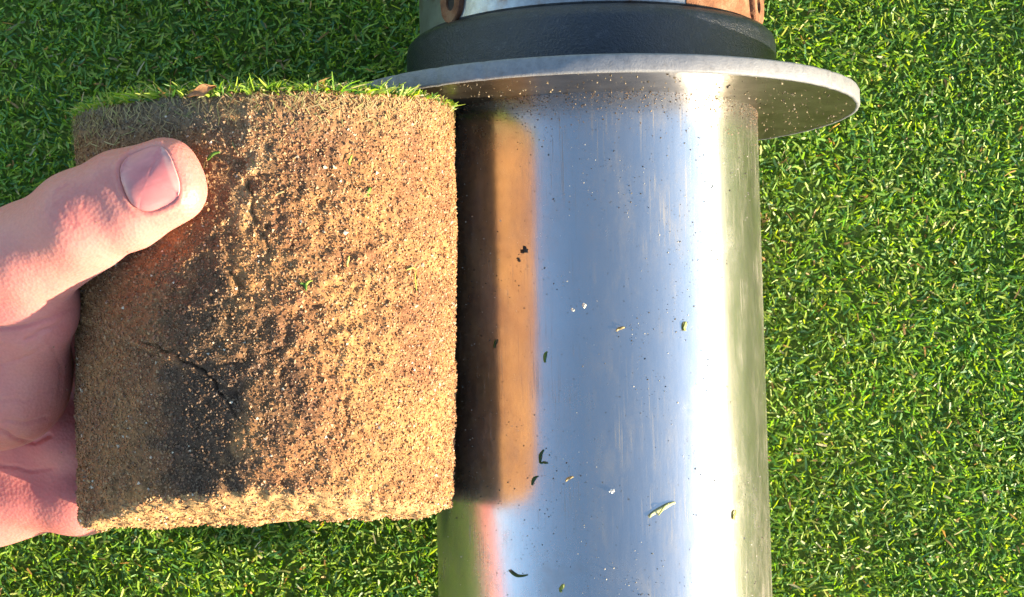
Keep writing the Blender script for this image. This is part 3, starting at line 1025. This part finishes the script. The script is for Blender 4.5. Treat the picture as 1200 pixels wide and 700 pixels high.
ncol = ncol * (1 - 0.45 * moon[..., None]) + np.array([0.45, 0.28, 0.235]) * 0.45 * moon[..., None]
ncol = ncol * (1 - 0.45 * free[..., None]) + np.array([0.46, 0.34, 0.29]) * 0.45 * free[..., None]
ncol = ncol.reshape(-1, 3)
nail = mesh_np('thumb_nail', NV - WR, [qt, qt[:, ::-1] + o2, qs], M_NAIL, hand, True, np.concatenate([ncol, ncol]))

# ------------------------------------------------------------------ loose bits on the barrel, the plate and the core
AX_O = np.array([XA, YF, AXIS_Z]); AX_D = np.array([math.sin(YAW), -math.cos(YAW), 0.0])


def on_barrel(px, py):
    d = ray(px, py)
    o = CAM - AX_O
    dp = d - (d @ AX_D) * AX_D; op = o - (o @ AX_D) * AX_D
    A_, B_, C_ = dp @ dp, 2 * dp @ op, op @ op - RC * RC
    t = (-B_ - math.sqrt(max(B_ * B_ - 4 * A_ * C_, 0))) / (2 * A_)
    P = CAM + d * t
    n = P - AX_O; n -= (n @ AX_D) * AX_D
    return P, n / np.linalg.norm(n)


def on_plug(px, py):
    d = ray(px, py); o = (CAM - PC) @ PM; d = d @ PM
    A_ = d[0] ** 2 + d[2] ** 2; B_ = 2 * (o[0] * d[0] + o[2] * d[2]); C_ = o[0] ** 2 + o[2] ** 2 - (PR + 0.7) ** 2
    t = (-B_ - math.sqrt(B_ * B_ - 4 * A_ * C_)) / (2 * A_)
    p = o + d * t
    return plug_world(p[None])[0], PM @ (np.array([p[0], 0, p[2]]) / math.hypot(p[0], p[2]))


def clipping(where, p0, p1, width, col, label, curve=0.12, lift=0.35, extra=None):
    """a cut blade lying between two pixels on a curved surface; a folded ribbon with thickness"""
    A0, n0 = where(*p0); A1, n1 = where(*p1)
    c = (A0 + A1) / 2
    nrm = (n0 + n1) / 2; nrm /= np.linalg.norm(nrm)
    d = A1 - A0; ln = np.linalg.norm(d); d /= ln
    s = np.cross(nrm, d); s /= np.linalg.norm(s)
    K = 8
    V = []
    for k in range(K + 1):
        t = k / K
        q = A0 + (A1 - A0) * t + s * curve * ln * (t - t * t) * 4 + nrm * (lift + 0.5 * lift * math.sin(7 * t + ln)) + s * width * 0.06 * math.sin(9 * t + 2 * ln)
        wv = width * 0.8 * (0.25 + 0.75 * math.sin(math.pi * (0.12 + t * 0.80)) ** 0.7)
        V += [q - s * wv / 2 + nrm * 0.15 * wv, q - nrm * 0.10, q + s * wv / 2 + nrm * 0.2 * wv, q + nrm * 0.10]
    V = np.array(V)
    Q = []
    for k in range(K):
        for j in range(4):
            Q.append((4 * k + j, 4 * k + (j + 1) % 4, 4 * k + 4 + (j + 1) % 4, 4 * k + 4 + j))
    Q += [(0, 3, 2, 1), (4 * K, 4 * K + 1, 4 * K + 2, 4 * K + 3)]
    cc = np.array(col) * rng.uniform(0.85, 1.15, (len(V), 1))
    o = mesh_np('grass_clipping', V - c, np.array(Q), M_CLIP, None, True, cc)
    o.location = c * MM
    return tag(o, label, 'clipping', 'cut grass clippings')


GREEN, DGREEN, PALE, STRAW = (0.09, 0.18, 0.02), (0.04, 0.08, 0.02), (0.42, 0.42, 0.22), (0.36, 0.27, 0.12)
clipping(on_barrel, (760, 606), (791, 589), 1.7, PALE, 'largest pale yellow clipping low on the bright barrel', 0.05)
clipping(on_barrel, (771, 604), (783, 590), 0.8, (0.30, 0.33, 0.12), 'thin green sliver lying against the largest pale clipping', 0.1, 0.8)
clipping(on_barrel, (633, 543), (637, 527), 1.0, DGREEN, 'dark forked clipping on the blue reflection of the barrel', 0.1)
clipping(on_barrel, (634, 543), (642, 543), 0.9, DGREEN, 'short dark cross piece touching the forked clipping on the barrel', 0.1)
clipping(on_barrel, (624, 569), (631, 558), 1.0, DGREEN, 'short curved dark clipping just below the forked clipping', 0.2)
clipping(on_barrel, (597, 668), (618, 674), 1.1, DGREEN, 'dark green clipping near the open end of the barrel beside the orange reflection', -0.15)
clipping(on_barrel, (657, 694), (661, 685), 1.4, (0.20, 0.24, 0.05), 'stubby olive clipping nearest the open end of the barrel')
clipping(on_barrel, (639, 425), (641, 412), 1.0, (0.10, 0.18, 0.03), 'thin upright green clipping half way down the barrel')
clipping(on_barrel, (802, 388), (803, 377), 1.6, (0.30, 0.34, 0.10), 'small olive clipping beside the white glare of the barrel')
clipping(on_barrel, (859, 609), (861, 598), 1.4, (0.26, 0.24, 0.06), 'small olive brown clipping on the sunny flank of the barrel')
clipping(on_barrel, (663, 564), (672, 559), 1.0, STRAW, 'tiny straw coloured clipping right of the dark curved clipping')
clipping(on_barrel, (722, 388), (732, 384), 1.1, STRAW, 'small straw flake in the middle of the barrel')
clipping(on_barrel, (580, 408), (583, 398), 0.9, DGREEN, 'thin dark clipping on the brown reflection of the core')
clipping(on_plug, (243, 188), (258, 178), 1.2, GREEN, 'bright green blade stuck beside the thumb tip on the core', 0.1)
clipping(on_plug, (409, 194), (412, 182), 1.0, (0.22, 0.30, 0.04), 'short yellow green blade high on the core face')
clipping(on_plug, (430, 230), (433, 220), 1.6, GREEN, 'stubby green blade in a small pit of the core')
clipping(on_plug, (487, 341), (487, 317), 0.7, (0.24, 0.32, 0.05), 'longest thin upright blade on the sunny side of the core')
clipping(on_plug, (475, 317), (487, 316), 0.7, (0.30, 0.34, 0.08), 'thin level blade meeting the upright blade on the core')
clipping(on_plug, (351, 332), (358, 341), 1.2, GREEN, 'curled green blade in the crumbly middle of the core', 0.3)
clipping(on_plug, (358, 341), (366, 329), 1.0, (0.22, 0.30, 0.04), 'green blade forming a hook with the curled one on the core', 0.3)
clipping(on_plug, (407, 313), (409, 300), 0.9, (0.35, 0.36, 0.10), 'pale upright blade left of the crumb pits on the core')
clipping(on_plug, (322, 230), (333, 225), 0.9, STRAW, 'pale straw lying across the upper middle of the core')


def crumb(where, px, py, size, col, label, cat='crumb', group='soil crumbs on the barrel'):
    P, n = where(px, py)
    V = []
    F = []
    cs = []
    for k in range(7):
        cpos = rng.normal(0, size * 0.45, 3)
        cpos -= n * (cpos @ n); cpos += n * rng.uniform(0.2, 0.7) * size
        v, f, c = grains(cpos[None], np.array([size * rng.uniform(0.4, 0.75)]), np.array([col]) * rng.uniform(0.7, 1.3))
        F.append(f + len(V) * 5); V.append(v); cs.append(c)
    o = mesh_np('soil_crumb', np.concatenate(V), np.concatenate(F), M_GRAIN, None, False, np.concatenate(cs))
    o.location = P * MM
    return tag(o, label, cat, group)


crumb(on_barrel, 614, 294, 1.3, (0.03, 0.02, 0.012), 'largest dark crumb at the edge of the brown reflection on the barrel')
crumb(on_barrel, 608, 305, 0.6, (0.05, 0.035, 0.02), 'small dark crumb just below the largest dark crumb')
crumb(on_barrel, 684, 358, 0.8, (0.60, 0.52, 0.40), 'pale gritty crumb in the middle of the blue reflection')
crumb(on_barrel, 671, 363, 0.6, (0.60, 0.52, 0.40), 'smaller pale crumb left of the gritty one in the middle of the barrel')
crumb(on_barrel, 717, 576, 0.7, (0.75, 0.70, 0.60), 'white crumb above and left of the largest pale clipping')

# scattered specks: sand on the barrel, dust line at the plate, grit on the plate face
n = 9000
ang = rng.normal(0.0, 0.75, n).clip(-1.5, 1.5); s = rng.uniform(0, LEN - 8, n)
dens = vnoise(np.column_stack([ang * RC, s, 0 * s]), 26.0, 61) * 0.6 + vnoise(np.column_stack([ang * RC, s, 0 * s]), 8.0, 62) * 0.4
kp = rng.random(n) < smooth01(dens, 0.42, 0.75)
ang, s = ang[kp], s[kp]
n0 = 3000
ang = np.concatenate([ang, rng.uniform(-1.2, 1.4, n0)]); s = np.concatenate([s, np.abs(rng.gamma(1.1, 3.4, n0))])
E1 = np.array([math.cos(YAW), math.sin(YAW), 0]); E2 = np.array([0, 0, 1.0])
nr3 = np.sin(ang)[:, None] * E1 + np.cos(ang)[:, None] * E2
cen = AX_O + AX_D * s[:, None] + nr3 * (RC + 0.06)
sz_ = rng.gamma(1.8, 0.066, len(ang)).clip(0.06, 0.34)
darkm = rng.random(len(ang)) < 0.68
cols = np.where(darkm[:, None], np.array([0.05, 0.035, 0.02]), np.array([0.45, 0.40, 0.32])) * rng.uniform(0.6, 1.2, (len(ang), 1))
tan_ = s < 14
cols[tan_] = np.array([0.18, 0.11, 0.055]) * rng.uniform(0.1, 1.3, (tan_.sum(), 1))
n = 700
r_ = rng.uniform(RC + 1, RF - 2, n); a2 = rng.uniform(-2.2, 2.2, n)
c2 = AX_O + AX_D * 0.1 + r_[:, None] * (np.sin(a2)[:, None] * E1 + np.cos(a2)[:, None] * E2)
cen = np.concatenate([cen, c2]); sz_ = np.concatenate([sz_, rng.gamma(2.0, 0.10, n).clip(0.08, 0.5)])
cols = np.concatenate([cols, np.array([0.26, 0.20, 0.12]) * rng.uniform(0.2, 1.2, (n, 1))])
V, F, C = grains(cen, sz_, cols)
tag(mesh_np('sand_specks', V, F, M_GRAIN, None, False, C), 'fine sand and soil specks sprinkled over the barrel and foot plate', 'sand', kind='stuff')

# a little sand sticks to the thumb and the edge of the palm
cand = np.where((facing > 0.05) & (hx > 20) & (hx < 250) & (hy > 150) & (hy < 640) & (nr_ > 1.2))[0]
wgt = np.exp(-np.abs(np.hypot((V_HAND[cand] - PC) @ A_X, (V_HAND[cand] - PC) @ A_Z) - PR) / 4.0) + 0.04
pk = rng.choice(cand, 260, p=wgt / wgt.sum(), replace=False)
gcl = np.array([[0.30, 0.19, 0.09], [0.14, 0.08, 0.04], [0.40, 0.30, 0.18]])[rng.integers(0, 3, 260)]
V, F, C = grains(V_HAND[pk] - WR + HN[pk] * 0.05, rng.gamma(3.0, 0.06, 260).clip(0.09, 0.4), gcl)
tag(mesh_np('stuck_sand', V, F, M_GRAIN, hand, False, C), kind='stuff')

# curled brown leaf scrap caught in the turf fringe
Pl = unproj(236, 107, PD - 59)
gx, gy = np.meshgrid(np.linspace(-1, 1, 15), np.linspace(-1, 1, 7), indexing='ij')
out_ = (1 - np.abs(gx) ** 2.4) * (0.8 + 0.25 * np.sin(5 * gx + 1)) + 0.05
lx, ly = gx * 4.0, gy * out_ * 1.5
lz = 0.9 * np.cos(gx * 2.2) + 0.5 * gy ** 2 + 0.2 * np.sin(6 * gx + 3 * gy)
tp = (lx[..., None] * RIGHT + (ly + 0.35 * lx)[..., None] * UP - lz[..., None] * VIEW).reshape(-1, 3)
bt = tp + VIEW * 0.18
ii, jj = np.meshgrid(np.arange(14), np.arange(6), indexing='ij')
qa = np.column_stack([(ii * 7 + jj).ravel(), ((ii + 1) * 7 + jj).ravel(), ((ii + 1) * 7 + jj + 1).ravel(), (ii * 7 + jj + 1).ravel()])
lc = np.array([0.34, 0.17, 0.075]) * rng.uniform(0.75, 1.2, (105, 1))
leaf = mesh_np('leaf_scrap', np.concatenate([tp, bt]), [qa, qa[:, ::-1] + 105], M_CLIP, None, True, np.concatenate([lc, lc]))
leaf.location = Pl * MM
tag(leaf, 'curled orange brown leaf scrap caught in the grass fringe on top of the soil core', 'leaf')
